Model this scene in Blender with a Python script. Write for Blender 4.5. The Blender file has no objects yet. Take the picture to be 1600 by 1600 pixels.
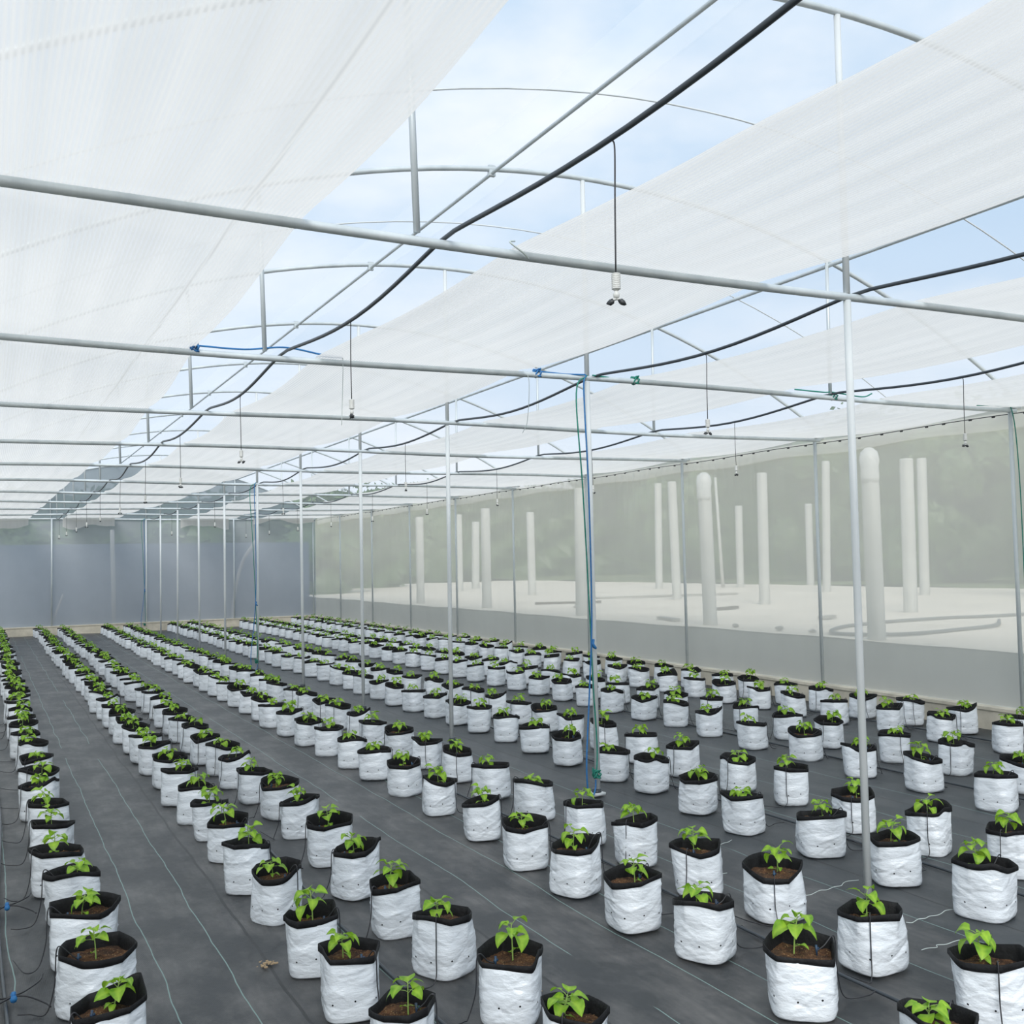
import bpy, math, random
import numpy as np
from mathutils import Vector, Matrix
PI = math.pi
SC = bpy.context.scene
COL = SC.collection


# ------------------------------------------------------------------ camera
F_PX, YAW, PITCH, ROLL = 1608.86, 0.474847, 0.04699, -0.019894
cam_d = bpy.data.cameras.new('camera'); cam_d.sensor_width = 36.0; cam_d.lens = F_PX/1600*36.0
cam_d.clip_start = 0.05; cam_d.clip_end = 500
cam = bpy.data.objects.new('camera', cam_d); COL.objects.link(cam)
fw = Vector((math.sin(YAW)*math.cos(PITCH), math.cos(YAW)*math.cos(PITCH), math.sin(PITCH)))
rt = Vector((math.cos(YAW), -math.sin(YAW), 0)); up = rt.cross(fw)
r2 = rt*math.cos(ROLL)+up*math.sin(ROLL); u2 = -rt*math.sin(ROLL)+up*math.cos(ROLL)
M3 = Matrix((r2, u2, -fw)).transposed()
cam.matrix_world = Matrix.Translation((-3.94242, -3.85854, 1.7)) @ M3.to_4x4()
SC.camera = cam

# ------------------------------------------------------------------ world: bright hazy sky with thin cloud
W = bpy.data.worlds.new('sky'); SC.world = W; W.use_nodes = True
nt = W.node_tree; N = nt.nodes; L = nt.links
for n in list(N): N.remove(n)
out = N.new('ShaderNodeOutputWorld'); bg = N.new('ShaderNodeBackground')
tc = N.new('ShaderNodeTexCoord'); mp = N.new('ShaderNodeMapping'); mp.inputs['Scale'].default_value = (1.2, 1.2, 3.0)
no = N.new('ShaderNodeTexNoise'); no.inputs['Scale'].default_value = 2.2; no.inputs['Detail'].default_value = 6; no.inputs['Roughness'].default_value = 0.55
cr = N.new('ShaderNodeValToRGB'); cr.color_ramp.elements[0].position = 0.38; cr.color_ramp.elements[1].position = 0.68
cr.color_ramp.elements[0].color = (0.36, 0.52, 0.71, 1); cr.color_ramp.elements[1].color = (0.77, 0.80, 0.83, 1)
L.new(tc.outputs['Generated'], mp.inputs['Vector']); L.new(mp.outputs[0], no.inputs['Vector']); L.new(no.outputs['Fac'], cr.inputs[0])
sx = N.new('ShaderNodeSeparateXYZ'); L.new(tc.outputs['Generated'], sx.inputs[0])
mr = N.new('ShaderNodeMapRange'); mr.inputs[1].default_value = 0.0; mr.inputs[2].default_value = 0.35; mr.inputs[3].default_value = 0.75; mr.inputs[4].default_value = 0.0
L.new(sx.outputs['Z'], mr.inputs[0])
mx = N.new('ShaderNodeMix'); mx.data_type = 'RGBA'; mx.inputs[7].default_value = (0.76, 0.79, 0.83, 1)
L.new(mr.outputs[0], mx.inputs[0]); L.new(cr.outputs[0], mx.inputs[6]); L.new(mx.outputs[2], bg.inputs['Color'])
bg.inputs['Strength'].default_value = 1.0
L.new(bg.outputs[0], out.inputs['Surface'])

# ------------------------------------------------------------------ sun behind thin cloud
sd = bpy.data.lights.new('sun', 'SUN'); sd.energy = 2.6; sd.angle = math.radians(35); sd.color = (1.0, 0.97, 0.92)
sun = bpy.data.objects.new('sun', sd); COL.objects.link(sun)
sun.rotation_euler = Vector((0.42, 0.80, -0.62)).to_track_quat('-Z', 'Y').to_euler(); sun.location = (-10, -6, 25)

vs = SC.view_settings; vs.view_transform = 'Standard'; vs.look = 'None'; vs.gamma = 1.0; vs.exposure = 0.33
try: vs.use_curve_mapping = False
except Exception: pass
SC.cycles.transparent_max_bounces = 32
SC.cycles.max_bounces = 10; SC.cycles.diffuse_bounces = 4; SC.cycles.transmission_bounces = 6
SC.cycles.sample_clamp_indirect = 6.0

# ------------------------------------------------------------------ constants of the place
D = 2.5628; HB = 3.017; WX = 4.694; YE = 10*D; NB = 11
def arch_z(x):
    return 4.53 - 0.0652*(x-0.12)**2

# ------------------------------------------------------------------ helpers
def V(*a): return np.array(a, float)
class G:
    """growing list of verts / faces / material slots"""
    def __init__(s): s.v = []; s.f = []; s.m = []; s.n = 0
    def add(s, v, f, mi=0):
        v = np.asarray(v, float); s.v.append(v); s.f += [tuple(i+s.n for i in q) for q in f]; s.m += [mi]*len(f); s.n += len(v); return s
    def mesh(s, name, mats, smooth=True):
        me = bpy.data.meshes.new(name)
        me.from_pydata(np.concatenate(s.v).tolist() if s.v else [], [], s.f)
        for m in mats: me.materials.append(m)
        if len(mats) > 1: me.polygons.foreach_set('material_index', s.m)
        if smooth: me.polygons.foreach_set('use_smooth', [True]*len(me.polygons))
        me.update(); return me
    def build(s, name, mat, parent=None, smooth=True, loc=None):
        me = s.mesh(name, mat if isinstance(mat, (list, tuple)) else [mat], smooth)
        return link(name, me, parent, loc)
def link(name, data, parent=None, loc=None):
    o = bpy.data.objects.new(name, data); COL.objects.link(o)
    if parent is not None: o.parent = parent
    if loc is not None: o.location = loc
    return o
def tag(o, label=None, cat=None, group=None, kind=None):
    if label: o['label'] = label
    if cat: o['category'] = cat
    if group: o['group'] = group
    if kind: o['kind'] = kind
    return o
def empty(name, loc, label=None, cat=None, group=None):
    o = bpy.data.objects.new(name, None); COL.objects.link(o); o.location = loc; o.empty_display_size = .1
    return tag(o, label, cat, group)
def tube(P, r, n=10, cap=True):
    P = np.asarray(P, float); m = len(P)
    T = np.gradient(P, axis=0); T /= np.linalg.norm(T, axis=1)[:, None]+1e-12
    ref = V(0, 0, 1) if abs(T[0][2]) < 0.9 else V(1, 0, 0)
    a = np.cross(T[0], ref); a /= np.linalg.norm(a)
    vs_ = []; rr = np.broadcast_to(np.asarray(r, float), (m,))
    for i in range(m):
        a = a - T[i]*(a@T[i]); a /= np.linalg.norm(a); b = np.cross(T[i], a)
        for j in range(n):
            t = 2*PI*j/n; vs_.append(P[i]+rr[i]*(math.cos(t)*a+math.sin(t)*b))
    fs = [(i*n+j, i*n+(j+1) % n, (i+1)*n+(j+1) % n, (i+1)*n+j) for i in range(m-1) for j in range(n)]
    if cap:
        fs.append(tuple(range(n-1, -1, -1))); fs.append(tuple((m-1)*n+j for j in range(n)))
    return np.array(vs_), fs
def box(x0, x1, y0, y1, z0, z1):
    v = [(x, y, z) for z in (z0, z1) for y in (y0, y1) for x in (x0, x1)]
    return v, [(0, 2, 3, 1), (4, 5, 7, 6), (0, 1, 5, 4), (2, 6, 7, 3), (0, 4, 6, 2), (1, 3, 7, 5)]
def lathe(prof, n=16, c=(0, 0, 0)):
    v = [(c[0]+r*math.cos(2*PI*j/n), c[1]+r*math.sin(2*PI*j/n), c[2]+z) for r, z in prof for j in range(n)]
    m = len(prof)
    f = [(i*n+j, i*n+(j+1) % n, (i+1)*n+(j+1) % n, (i+1)*n+j) for i in range(m-1) for j in range(n)]
    f.append(tuple(range(n-1, -1, -1))); f.append(tuple((m-1)*n+j for j in range(n)))
    return v, f
def grid(nu, nv, fn):
    v = [fn(i/(nu-1), j/(nv-1)) for j in range(nv) for i in range(nu)]
    return v, [(j*nu+i, j*nu+i+1, (j+1)*nu+i+1, (j+1)*nu+i) for j in range(nv-1) for i in range(nu-1)]
def smooth_path(pts, n):
    """Catmull-Rom through pts"""
    P = [np.array(p, float) for p in pts]; P = [2*P[0]-P[1]]+P+[2*P[-1]-P[-2]]
    o = []
    for k in range(1, len(P)-2):
        for i in range(n):
            t = i/n; a, b, c, d = P[k-1:k+3]
            o.append(0.5*((2*b)+(c-a)*t+(2*a-5*b+4*c-d)*t*t+(3*b-a-3*c+d)*t**3))
    o.append(P[-2]); return np.array(o)

# ------------------------------------------------------------------ materials
def mat(name):
    m = bpy.data.materials.new(name); m.use_nodes = True
    n = m.node_tree.nodes; l = m.node_tree.links
    return m, n, l, n['Principled BSDF']
def math_n(n, l, op, a, b=None, c=None, clamp=False):
    q = n.new('ShaderNodeMath'); q.operation = op; q.use_clamp = clamp
    for i, v in enumerate((a, b, c)):
        if v is None: continue
        if isinstance(v, (int, float)): q.inputs[i].default_value = v
        else: l.new(v, q.inputs[i])
    return q.outputs[0]
def mixc(n, l, fac, a, b):
    q = n.new('ShaderNodeMix'); q.data_type = 'RGBA'
    for i, v in ((0, fac), (6, a), (7, b)):
        if isinstance(v, (int, float)): q.inputs[i].default_value = v
        elif isinstance(v, tuple): q.inputs[i].default_value = (*v[:3], 1)
        else: l.new(v, q.inputs[i])
    return q.outputs[2]
def noise(n, l, scale, detail=4, rough=.5, vec=None, sc=None):
    t = n.new('ShaderNodeTexNoise'); t.inputs['Scale'].default_value = scale; t.inputs['Detail'].default_value = detail; t.inputs['Roughness'].default_value = rough
    if vec is None:
        c = n.new('ShaderNodeTexCoord'); vec = c.outputs['Object']
    if sc is not None:
        mp_ = n.new('ShaderNodeMapping'); mp_.inputs['Scale'].default_value = sc; l.new(vec, mp_.inputs[0]); vec = mp_.outputs[0]
    l.new(vec, t.inputs['Vector']); return t.outputs['Fac']
def ramp(n, l, fac, p0, p1, c0=(0, 0, 0), c1=(1, 1, 1)):
    r = n.new('ShaderNodeValToRGB'); r.color_ramp.elements[0].position = p0; r.color_ramp.elements[1].position = p1
    r.color_ramp.elements[0].color = (*c0, 1); r.color_ramp.elements[1].color = (*c1, 1); l.new(fac, r.inputs[0]); return r.outputs[0]
def bump(n, l, h, dist, strength=.5, to=None):
    b = n.new('ShaderNodeBump'); b.inputs['Distance'].default_value = dist; b.inputs['Strength'].default_value = strength
    l.new(h, b.inputs['Height'])
    if to is not None: l.new(b.outputs[0], to)
    return b.outputs[0]
def simple(name, c, rough=.5, metal=0., c2=None, scale=8, bmp=None, sc=None):
    m, n, l, p = mat(name)
    p.inputs['Roughness'].default_value = rough; p.inputs['Metallic'].default_value = metal
    f = noise(n, l, scale, 5, .6, sc=sc)
    l.new(mixc(n, l, ramp(n, l, f, .35, .7), c, c2 if c2 else tuple(v*.8 for v in c)), p.inputs['Base Color'])
    if bmp: bump(n, l, noise(n, l, scale*6, 3), bmp, .6, p.inputs['Normal'])
    return m
MP = simple('galvanised_pipe', (.66, .71, .72), .42, .25, (.50, .55, .57), 5, sc=(1, 1, .25))
MPW = simple('painted_pipe', (.70, .73, .73), .4, .0, (.56, .60, .61), 4, sc=(1, 1, .3))
MBLK = simple('black_pipe_plastic', (.035, .045, .055), .38, 0, (.05, .06, .07), 12)
MTHIN = simple('thin_black_tubing', (.018, .02, .024), .4, 0, (.03, .03, .035), 12)
MWH = simple('white_plastic', (.74, .75, .73), .4, 0, (.62, .63, .6), 30)
MNOZ = simple('dark_nozzle_plastic', (.05, .055, .06), .4)
MBLUE = simple('blue_cord', (.02, .13, .36), .6, 0, (.03, .2, .45), 60)
MGRN = simple('green_cord', (.01, .17, .12), .6, 0, (.02, .26, .2), 60)
MTHR = simple('white_thread', (.55, .62, .6), .7)
MCON = simple('concrete', (.42, .40, .36), .9, 0, (.28, .27, .245), 3.5, .004)
MKERB = simple('kerb_render', (.68, .63, .52), .9, 0, (.44, .41, .34), 3, .003)
MWALLC = simple('cement_wall', (.36, .36, .32), .95, 0, (.22, .22, .20), 1.4, .004)
MSLAB = simple('pale_slab', (.90, .80, .66), .95, 0, (.76, .68, .56), .7, .004)
MSOILO = simple('outdoor_earth', (.16, .14, .11), 1, 0, (.1, .09, .07), 1.5, .01)
MDARK = simple('dark_shade_cloth', (.085, .115, .155), .9, 0, (.07, .10, .135), .5, sc=(1, 1, 4))
MTRUNK = simple('bark', (.16, .13, .1), .95, 0, (.09, .07, .055), 9)
MCOL = simple('column_concrete', (.56, .56, .52), .85, 0, (.46, .46, .43), 3, .003)
MWRAP = simple('clear_plastic_wrap', (.68, .68, .66), .25, 0, (.6, .62, .6), 9, .01)

def net_material(name, opac, col, trans=.5, stripes=None, seams=None):
    m, n, l, p = mat(name); n.remove(p); o = n['Material Output']
    tr = n.new('ShaderNodeBsdfTransparent'); df = n.new('ShaderNodeBsdfDiffuse'); tl = n.new('ShaderNodeBsdfTranslucent')
    m1 = n.new('ShaderNodeMixShader'); m2 = n.new('ShaderNodeMixShader'); m1.inputs[0].default_value = trans
    c = n.new('ShaderNodeTexCoord')
    f = noise(n, l, 1.3, 4, .5, sc=(1, .3, 1))
    cc = mixc(n, l, ramp(n, l, f, .3, .7), col, tuple(v*.93 for v in col))
    l.new(cc, df.inputs[0]); l.new(cc, tl.inputs[0])
    l.new(df.outputs[0], m1.inputs[1]); l.new(tl.outputs[0], m1.inputs[2])
    fac = None
    if stripes:
        s = n.new('ShaderNodeSeparateXYZ'); l.new(c.outputs['Object'], s.inputs[0])
        w = math_n(n, l, 'SINE', math_n(n, l, 'MULTIPLY', s.outputs['X'], 2*PI/stripes))
        nz = noise(n, l, 2.0, 3, .5, sc=(9, .25, 1))
        w2 = math_n(n, l, 'MULTIPLY_ADD', w, .10, opac)
        fac = math_n(n, l, 'ADD', w2, math_n(n, l, 'MULTIPLY', math_n(n, l, 'SUBTRACT', nz, .5), .12), clamp=True)
    else:
        nz = noise(n, l, 3.0, 3, .5, sc=(1, 1, .4))
        fac = math_n(n, l, 'ADD', math_n(n, l, 'MULTIPLY', math_n(n, l, 'SUBTRACT', nz, .5), .06), opac, clamp=True)
    l.new(fac, m2.inputs[0]); l.new(tr.outputs[0], m2.inputs[1]); l.new(m1.outputs[0], m2.inputs[2]); l.new(m2.outputs[0], o.inputs[0])
    return m
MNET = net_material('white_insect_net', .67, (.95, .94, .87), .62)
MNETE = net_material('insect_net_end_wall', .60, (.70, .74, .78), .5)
MGABLE = net_material('teal_gable_net', .66, (.30, .36, .38), .5)
MSCR = net_material('white_woven_screen', .90, (.88, .85, .80), .74, stripes=.018)
MFILM = net_material('clear_roof_film', .22, (.90, .93, .96), .75)
MFLAP = net_material('white_film_flap', .55, (.92, .92, .90), .7)

def floor_material():
    m, n, l, p = mat('black_ground_cover')
    c = n.new('ShaderNodeTexCoord'); s = n.new('ShaderNodeSeparateXYZ'); l.new(c.outputs['Object'], s.inputs[0])
    wob = noise(n, l, 1.1, 3, .5, c.outputs['Object'], (.6, 1, 1))
    xw = math_n(n, l, 'ADD', s.outputs['X'], math_n(n, l, 'MULTIPLY', math_n(n, l, 'SUBTRACT', wob, .5), .07))
    big = noise(n, l, 2.4, 7, .66, c.outputs['Object'], (1.3, .8, 1))
    dust = ramp(n, l, big, .43, .66)
    str_ = noise(n, l, 5, 5, .6, c.outputs['Object'], (4.5, .55, 1))
    blot = ramp(n, l, noise(n, l, 3.1, 5, .65), .58, .74)
    base = mixc(n, l, dust, (.022, .025, .027), (.125, .122, .118))
    base = mixc(n, l, math_n(n, l, 'MULTIPLY', ramp(n, l, str_, .40, .68), .6), base, (.018, .022, .026))
    base = mixc(n, l, math_n(n, l, 'MULTIPLY', blot, .35), base, (.16, .155, .145))
    # sheet-to-sheet tone: the strips right of the centre posts are cleaner and bluer
    side = ramp(n, l, math_n(n, l, 'MULTIPLY_ADD', xw, .1, .5), .485, .50)
    base = mixc(n, l, math_n(n, l, 'MULTIPLY', side, .55), base, (.030, .040, .046))
    def line(x0, w, src=None):
        d = math_n(n, l, 'ABSOLUTE', math_n(n, l, 'SUBTRACT', src or xw, x0))
        return math_n(n, l, 'LESS_THAN', d, w)
    def msum(a, b): return math_n(n, l, 'MAXIMUM', a, b)
    gl = None
    for x0 in (-3.83, -3.27, -3.01, -2.45, -1.67, -1.36, -1.13, -.50, -.06, .74, 1.30, 1.86, 2.9, 3.4):
        q = line(x0, .0024); gl = q if gl is None else msum(gl, q)
    brk = math_n(n, l, 'GREATER_THAN', noise(n, l, 1.1, 2, .5, c.outputs['Object'], (3, .35, 1)), .38)
    gl = math_n(n, l, 'MULTIPLY', gl, brk)
    base = mixc(n, l, math_n(n, l, 'MULTIPLY', gl, .75), base, (.25, .40, .37))
    bl = None
    for x0 in (-2.85, .20, 1.62, 3.05, -1.9):
        q = line(x0, .007); bl = q if bl is None else msum(bl, q)
    base = mixc(n, l, math_n(n, l, 'MULTIPLY', bl, .85), base, (.006, .007, .008))
    l.new(base, p.inputs['Base Color'])
    p.inputs['Roughness'].default_value = .42; p.inputs['Specular IOR Level'].default_value = .6
    w = n.new('ShaderNodeTexWave'); w.inputs['Scale'].default_value = 90; w.bands_direction = 'X'; l.new(c.outputs['Object'], w.inputs[0])
    h = math_n(n, l, 'ADD', math_n(n, l, 'MULTIPLY', w.outputs['Fac'], .15), noise(n, l, 4, 5, .6, c.outputs['Object'], (1.5, .8, 1)))
    bump(n, l, h, .012, .5, p.inputs['Normal'])
    return m
MFLOOR = floor_material()

def bag_material():
    m, n, l, p = mat('white_bag_film')
    c = n.new('ShaderNodeTexCoord'); s = n.new('ShaderNodeSeparateXYZ'); l.new(c.outputs['Object'], s.inputs[0])
    f = noise(n, l, 9, 4, .5)
    col = mixc(n, l, ramp(n, l, f, .3, .75), (.76, .81, .86), (.70, .75, .80))
    # small punched drain holes in a ring low on the side
    ang = math_n(n, l, 'ARCTAN2', s.outputs['Y'], s.outputs['X'])
    a = math_n(n, l, 'MULTIPLY', ang, 9/(2*PI))
    fr = math_n(n, l, 'SUBTRACT', math_n(n, l, 'FRACT', math_n(n, l, 'ADD', a, 20.)), .5)
    da = math_n(n, l, 'MULTIPLY', fr, 2*PI*.115/9)
    dz = math_n(n, l, 'SUBTRACT', s.outputs['Z'], math_n(n, l, 'MULTIPLY_ADD', math_n(n, l, 'SINE', math_n(n, l, 'MULTIPLY', ang, 3)), .006, .075))
    d = math_n(n, l, 'SQRT', math_n(n, l, 'ADD', math_n(n, l, 'MULTIPLY', da, da), math_n(n, l, 'MULTIPLY', dz, dz)))
    hole = math_n(n, l, 'LESS_THAN', d, .0036)
    col = mixc(n, l, hole, col, (.01, .01, .012))
    l.new(col, p.inputs['Base Color'])
    p.inputs['Roughness'].default_value = .27; p.inputs['Specular IOR Level'].default_value = .6
    b1 = bump(n, l, noise(n, l, 1, 5, .6, c.outputs['Object'], (8, 8, 17)), .016, .75)
    b = n.new('ShaderNodeBump'); b.inputs['Distance'].default_value = .016; b.inputs['Strength'].default_value = .55
    vz = n.new('ShaderNodeTexVoronoi'); vz.feature = 'DISTANCE_TO_EDGE'; vz.inputs['Scale'].default_value = 1
    mp_ = n.new('ShaderNodeMapping'); mp_.inputs['Scale'].default_value = (6, 6, 15); l.new(c.outputs['Object'], mp_.inputs[0]); l.new(mp_.outputs[0], vz.inputs['Vector'])
    l.new(vz.outputs['Distance'], b.inputs['Height']); l.new(b1, b.inputs['Normal']); l.new(b.outputs[0], p.inputs['Normal'])
    return m
MBAG = bag_material()
MCUFF = simple('black_bag_lining', (.005, .005, .006), .62, 0, (.016, .017, .019), 14, .004)
MCUFF.node_tree.nodes['Principled BSDF'].inputs['Specular IOR Level'].default_value = .25
def soil_material():
    m, n, l, p = mat('coir_growing_medium')
    f = noise(n, l, 28, 6, .7); g = noise(n, l, 9, 3, .5)
    c = mixc(n, l, ramp(n, l, f, .40, .72), (.040, .018, .010), (.22, .10, .04))
    c = mixc(n, l, ramp(n, l, noise(n, l, 130, 3, .6), .60, .7), c, (.50, .32, .15))
    c = mixc(n, l, ramp(n, l, g, .45, .7), c, (.05, .03, .018))
    l.new(c, p.inputs['Base Color']); p.inputs['Roughness'].default_value = .95
    bump(n, l, noise(n, l, 90, 4, .7), .012, 1, p.inputs['Normal']); return m
MSOIL = soil_material()
def leaf_material(name, c0, c1, tr=.4):
    m, n, l, p = mat(name); o = n['Material Output']
    at = n.new('ShaderNodeAttribute'); at.attribute_name = 'vein'
    f = noise(n, l, 22, 3, .5)
    c = mixc(n, l, ramp(n, l, f, .35, .7), c0, c1)
    c = mixc(n, l, math_n(n, l, 'MULTIPLY', at.outputs['Fac'], .5), c, (min(1, c1[0]*1.5), min(1, c1[1]*1.3), c1[2]*1.6))
    l.new(c, p.inputs['Base Color']); p.inputs['Roughness'].default_value = .42
    tl = n.new('ShaderNodeBsdfTranslucent'); l.new(c, tl.inputs[0])
    ms = n.new('ShaderNodeMixShader'); ms.inputs[0].default_value = tr
    l.new(p.outputs[0], ms.inputs[1]); l.new(tl.outputs[0], ms.inputs[2]); l.new(ms.outputs[0], o.inputs[0])
    return m
MLEAF = leaf_material('pepper_leaf', (.15, .36, .025), (.38, .64, .05))
MSTEM = simple('pepper_stem', (.22, .36, .08), .5, 0, (.30, .42, .12), 30)
MTREE = leaf_material('tree_leaf', (.06, .12, .045), (.19, .27, .09), .3)
MTREE2 = leaf_material('pale_tree_leaf', (.24, .31, .10), (.38, .42, .16), .3)

# ================================================================== SETTING
fl = G(); fl.add(*grid(60, 160, lambda u, v: (-4.9+9.75*u, -5.0+30.6*v, .006*math.sin(9*u*3.1+v*40)*math.sin(v*57+u*13)-.006)))
fl.build('floor', MFLOOR)['kind'] = 'structure'
g = G(); g.add(*grid(2, 2, lambda u, v: (-60+140*u, -40+140*v, -.06))); g.build('outdoor_ground', MSOILO)['kind'] = 'structure'

# kerbs: low rendered block walls under the nets
def kerb(name, x0, x1, y0, y1, h):
    g = G(); g.add(*box(x0, x1, y0, y1, -.05, h-.03)); g.add(*box(x0-.015, x1+.015, y0-.015, y1+.015, h-.03, h)); o = g.build(name, MKERB, smooth=False); o['kind'] = 'structure'
kerb('trim_1', WX-.07, WX+.07, -4, YE+.07, .21)
kerb('trim_2', -WX-.07, WX-.09, YE-.07, YE+.07, .23)
kerb('trim_3', -WX-.07, -WX+.07, -4, YE-.09, .21)

# net walls
def pleat(y, z):
    a = max(0., min(1., (z-2.0)/.9))*(1 if 6.2 < y < 20 else .15)
    return a*(.010*math.sin(y*41+2*math.sin(y*3))+.007*math.sin(y*77+1.3)+.005*math.sin(y*23))
g = G(); g.add(*grid(560, 12, lambda u, v: (WX+.035+pleat(-4+(YE+4.06)*u, .2+2.82*v), -4+(YE+4.06)*u, .2+2.82*v)))
g.build('wall_right', MNET)['kind'] = 'structure'
g = G(); g.add(*grid(60, 4, lambda u, v: (-WX-.035, -4+(YE+4)*u, .2+2.82*v))); g.build('wall_left', MNET)['kind'] = 'structure'
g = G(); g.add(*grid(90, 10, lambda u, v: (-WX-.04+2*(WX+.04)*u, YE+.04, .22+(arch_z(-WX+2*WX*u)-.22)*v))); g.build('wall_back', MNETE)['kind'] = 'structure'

g = G(); g.add(*grid(70, 4, lambda u, v: (-WX+2*WX*u, YE+.02, 3.06+(arch_z(-WX+2*WX*u)-3.06)*v)))
g.build('trim_5', MGABLE)['kind'] = 'structure'
# clear film roof: two sheets overlapping in a band along the ridge pipe
def film(x0, x1, dz):
    def fn(u, v):
        x = x0+(x1-x0)*u; y = -4+(YE+4.1)*v
        k = abs(math.sin(PI*y/D))
        return (x, y, arch_z(x)+.04+dz-.035*k*max(0, 1-abs(x)/5)+.006*math.sin(x*7+y*3))
    return grid(50, 220, fn)
g = G(); g.add(*film(-WX-.08, -.48, .012)); g.add(*film(-1.02, WX+.08, 0)); g.build('ceiling', MFILM)['kind'] = 'structure'
g = G(); g.add(*grid(200, 3, lambda u, v: (WX+.085+.006*math.sin(u*300), -4+(YE+4)*u, arch_z(WX)+.02-(.31+.015*math.sin(u*90))*v))); g.build('trim_4', MFLAP)['kind'] = 'structure'

# ================================================================== STEEL FRAME
ORD = ['nearest', 'second', 'third', 'fourth', 'fifth', 'sixth', 'seventh', 'eighth', 'ninth', 'tenth', 'farthest']
def bow(x, k): return HB+.012*math.sin(x*1.1+k)
for k in range(NB):
    y = k*D
    t = empty('roof_truss', (0, y, HB), f'{ORD[k]} steel roof truss from the camera, level cross beam under a bowed arch'+(''), 'roof truss', 'steel trusses across the greenhouse')
    g = G(); xs = np.linspace(-WX-.02, WX+.03, 24); g.add(*tube([(x, 0, bow(x, k)-HB) for x in xs], .0205, 12)); g.build('cross_beam', MP, t)
    g = G(); xs = np.linspace(-WX, WX, 44); g.add(*tube([(x, 0, arch_z(x)-HB-.01) for x in xs], .0185, 10)); g.build('arch', MP, t)
    for sx_ in (-2.38, 2.38):
        g = G(); g.add(*tube([(sx_+.01, 0, .03), (sx_-.02*(1 if sx_ < 0 else -1), 0, arch_z(sx_)-HB-.03)], .0145, 10)); g.build('strut', MP, t)
    g = G(); g.add(*box(-.775, -.725, -.016, .016, arch_z(-.75)-HB-.062, arch_z(-.75)-HB+.014)); g.build('clamp', MP, t, smooth=False)
    g = G(); g.add(*box(WX-.05, WX+.10, -.02, .02, .02, .07)); g.add(*tube([(WX+.08, 0, .05), (WX-.22, 0, .0)], .012, 6)); g.build('end_bracket', MP, t)
for k in range(NB):
    y = k*D
    o = G(); dx = .012*math.sin(k*2.1)
    o.add(*tube([(dx, 0, 0), (dx*.5, 0, 1.5), (0, 0, HB-.018)], .0198, 12)); o.add(*tube([(0, 0, HB+.018), (0, 0, arch_z(0)-.03)], .0175, 12))
    if k == 1: o.add(*box(-.05, .05, -.045, .045, 0, .02))
    p = empty('centre_post', (0, y, 0), f'{ORD[k]} centre post from the camera, white-grey steel tube'+(' in front of the back net' if k == 10 else ' rising between the bag rows'), 'post', 'centre posts in line')
    o.build('tube', MPW, p)
    if k > 0:
        g = G(); g.add(*tube([(0, 0, 0), (0, 0, .045)], .036, 12)); g.build('base_collar', MBLK, p)
for k in range(0, NB):
    g = G(); g.add(*tube([(0, 0, 0), (0, 0, HB-.2-.02)], .0195, 10))
    o = g.build('wall_post', MP, None, loc=(WX-.045, k*D, .205))
    tag(o, ('grey pipe post at the far right corner of the net walls' if k == 10 else f'{ORD[k]} grey pipe post along the right net wall, on the kerb'), 'post', 'posts of the right net wall')
for i, x in enumerate((-2.35, 2.35)):
    g = G(); g.add(*tube([(0, 0, 0), (0, 0, HB-.22)], .02, 8)); o = g.build('wall_post', MP, None, loc=(x, YE-.04, .225))
    tag(o, ['thin grey post on the back wall left of the centre posts', 'thin grey post on the back wall between centre posts and corner'][i], 'post')
# lengthwise pipes
def lpipe(name, x, z, r, label):
    g = G(); g.add(*tube([(x, y_, z) for y_ in np.linspace(-4, YE+.05, 14)], r, 10)); tag(g.build(name, MP), label, 'pipe')
lpipe('ridge_pipe', -.75, arch_z(-.75)-.042, .0135, 'long grey ridge pipe clamped under the arches near the top of the roof')
lpipe('purlin', 2.42, arch_z(2.42)-.045, .017, 'white lengthwise purlin pipe under the right slope of the roof')
lpipe('purlin', -2.42, arch_z(-2.42)-.045, .0145, 'lengthwise purlin pipe showing through the left white screen')
# thin bowed rods midway between trusses
for k in range(0, 2):
    y = (k+.5)*D
    g = G(); g.add(*tube([(x, 0, arch_z(x)+.005) for x in np.linspace(-WX, WX, 34)], .0055, 6))
    tag(g.build('bowed_rod', MPW, None, loc=(0, y, 0)), f'thin bowed rod under the film between the {ORD[k]} and {ORD[k+1]} trusses', 'rod', 'thin rods under the roof film')

# black tension wire with clips at the top of the right net
w = empty('clip_wire', (WX-.02, 0, HB-.03), 'thin black wire with dark clips along the top of the right net', 'wire')
g = G(); ys = np.linspace(-4, YE, 110); g.add(*tube([(0, y, .006*math.sin(y*2.4)) for y in ys], .0045, 6)); g.build('wire', MTHIN, w)
random.seed(5); cg = G()
cg.add(*box(-.008, .008, -.014, .014, -.010, .008)); cme = cg.mesh('clip', [MTHIN], False)
for i in range(80):
    y = .4+i*.29+random.uniform(-.05, .05)
    c = link('clip', cme, w, (0, y, .006*math.sin(y*2.4)-.006))

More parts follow.
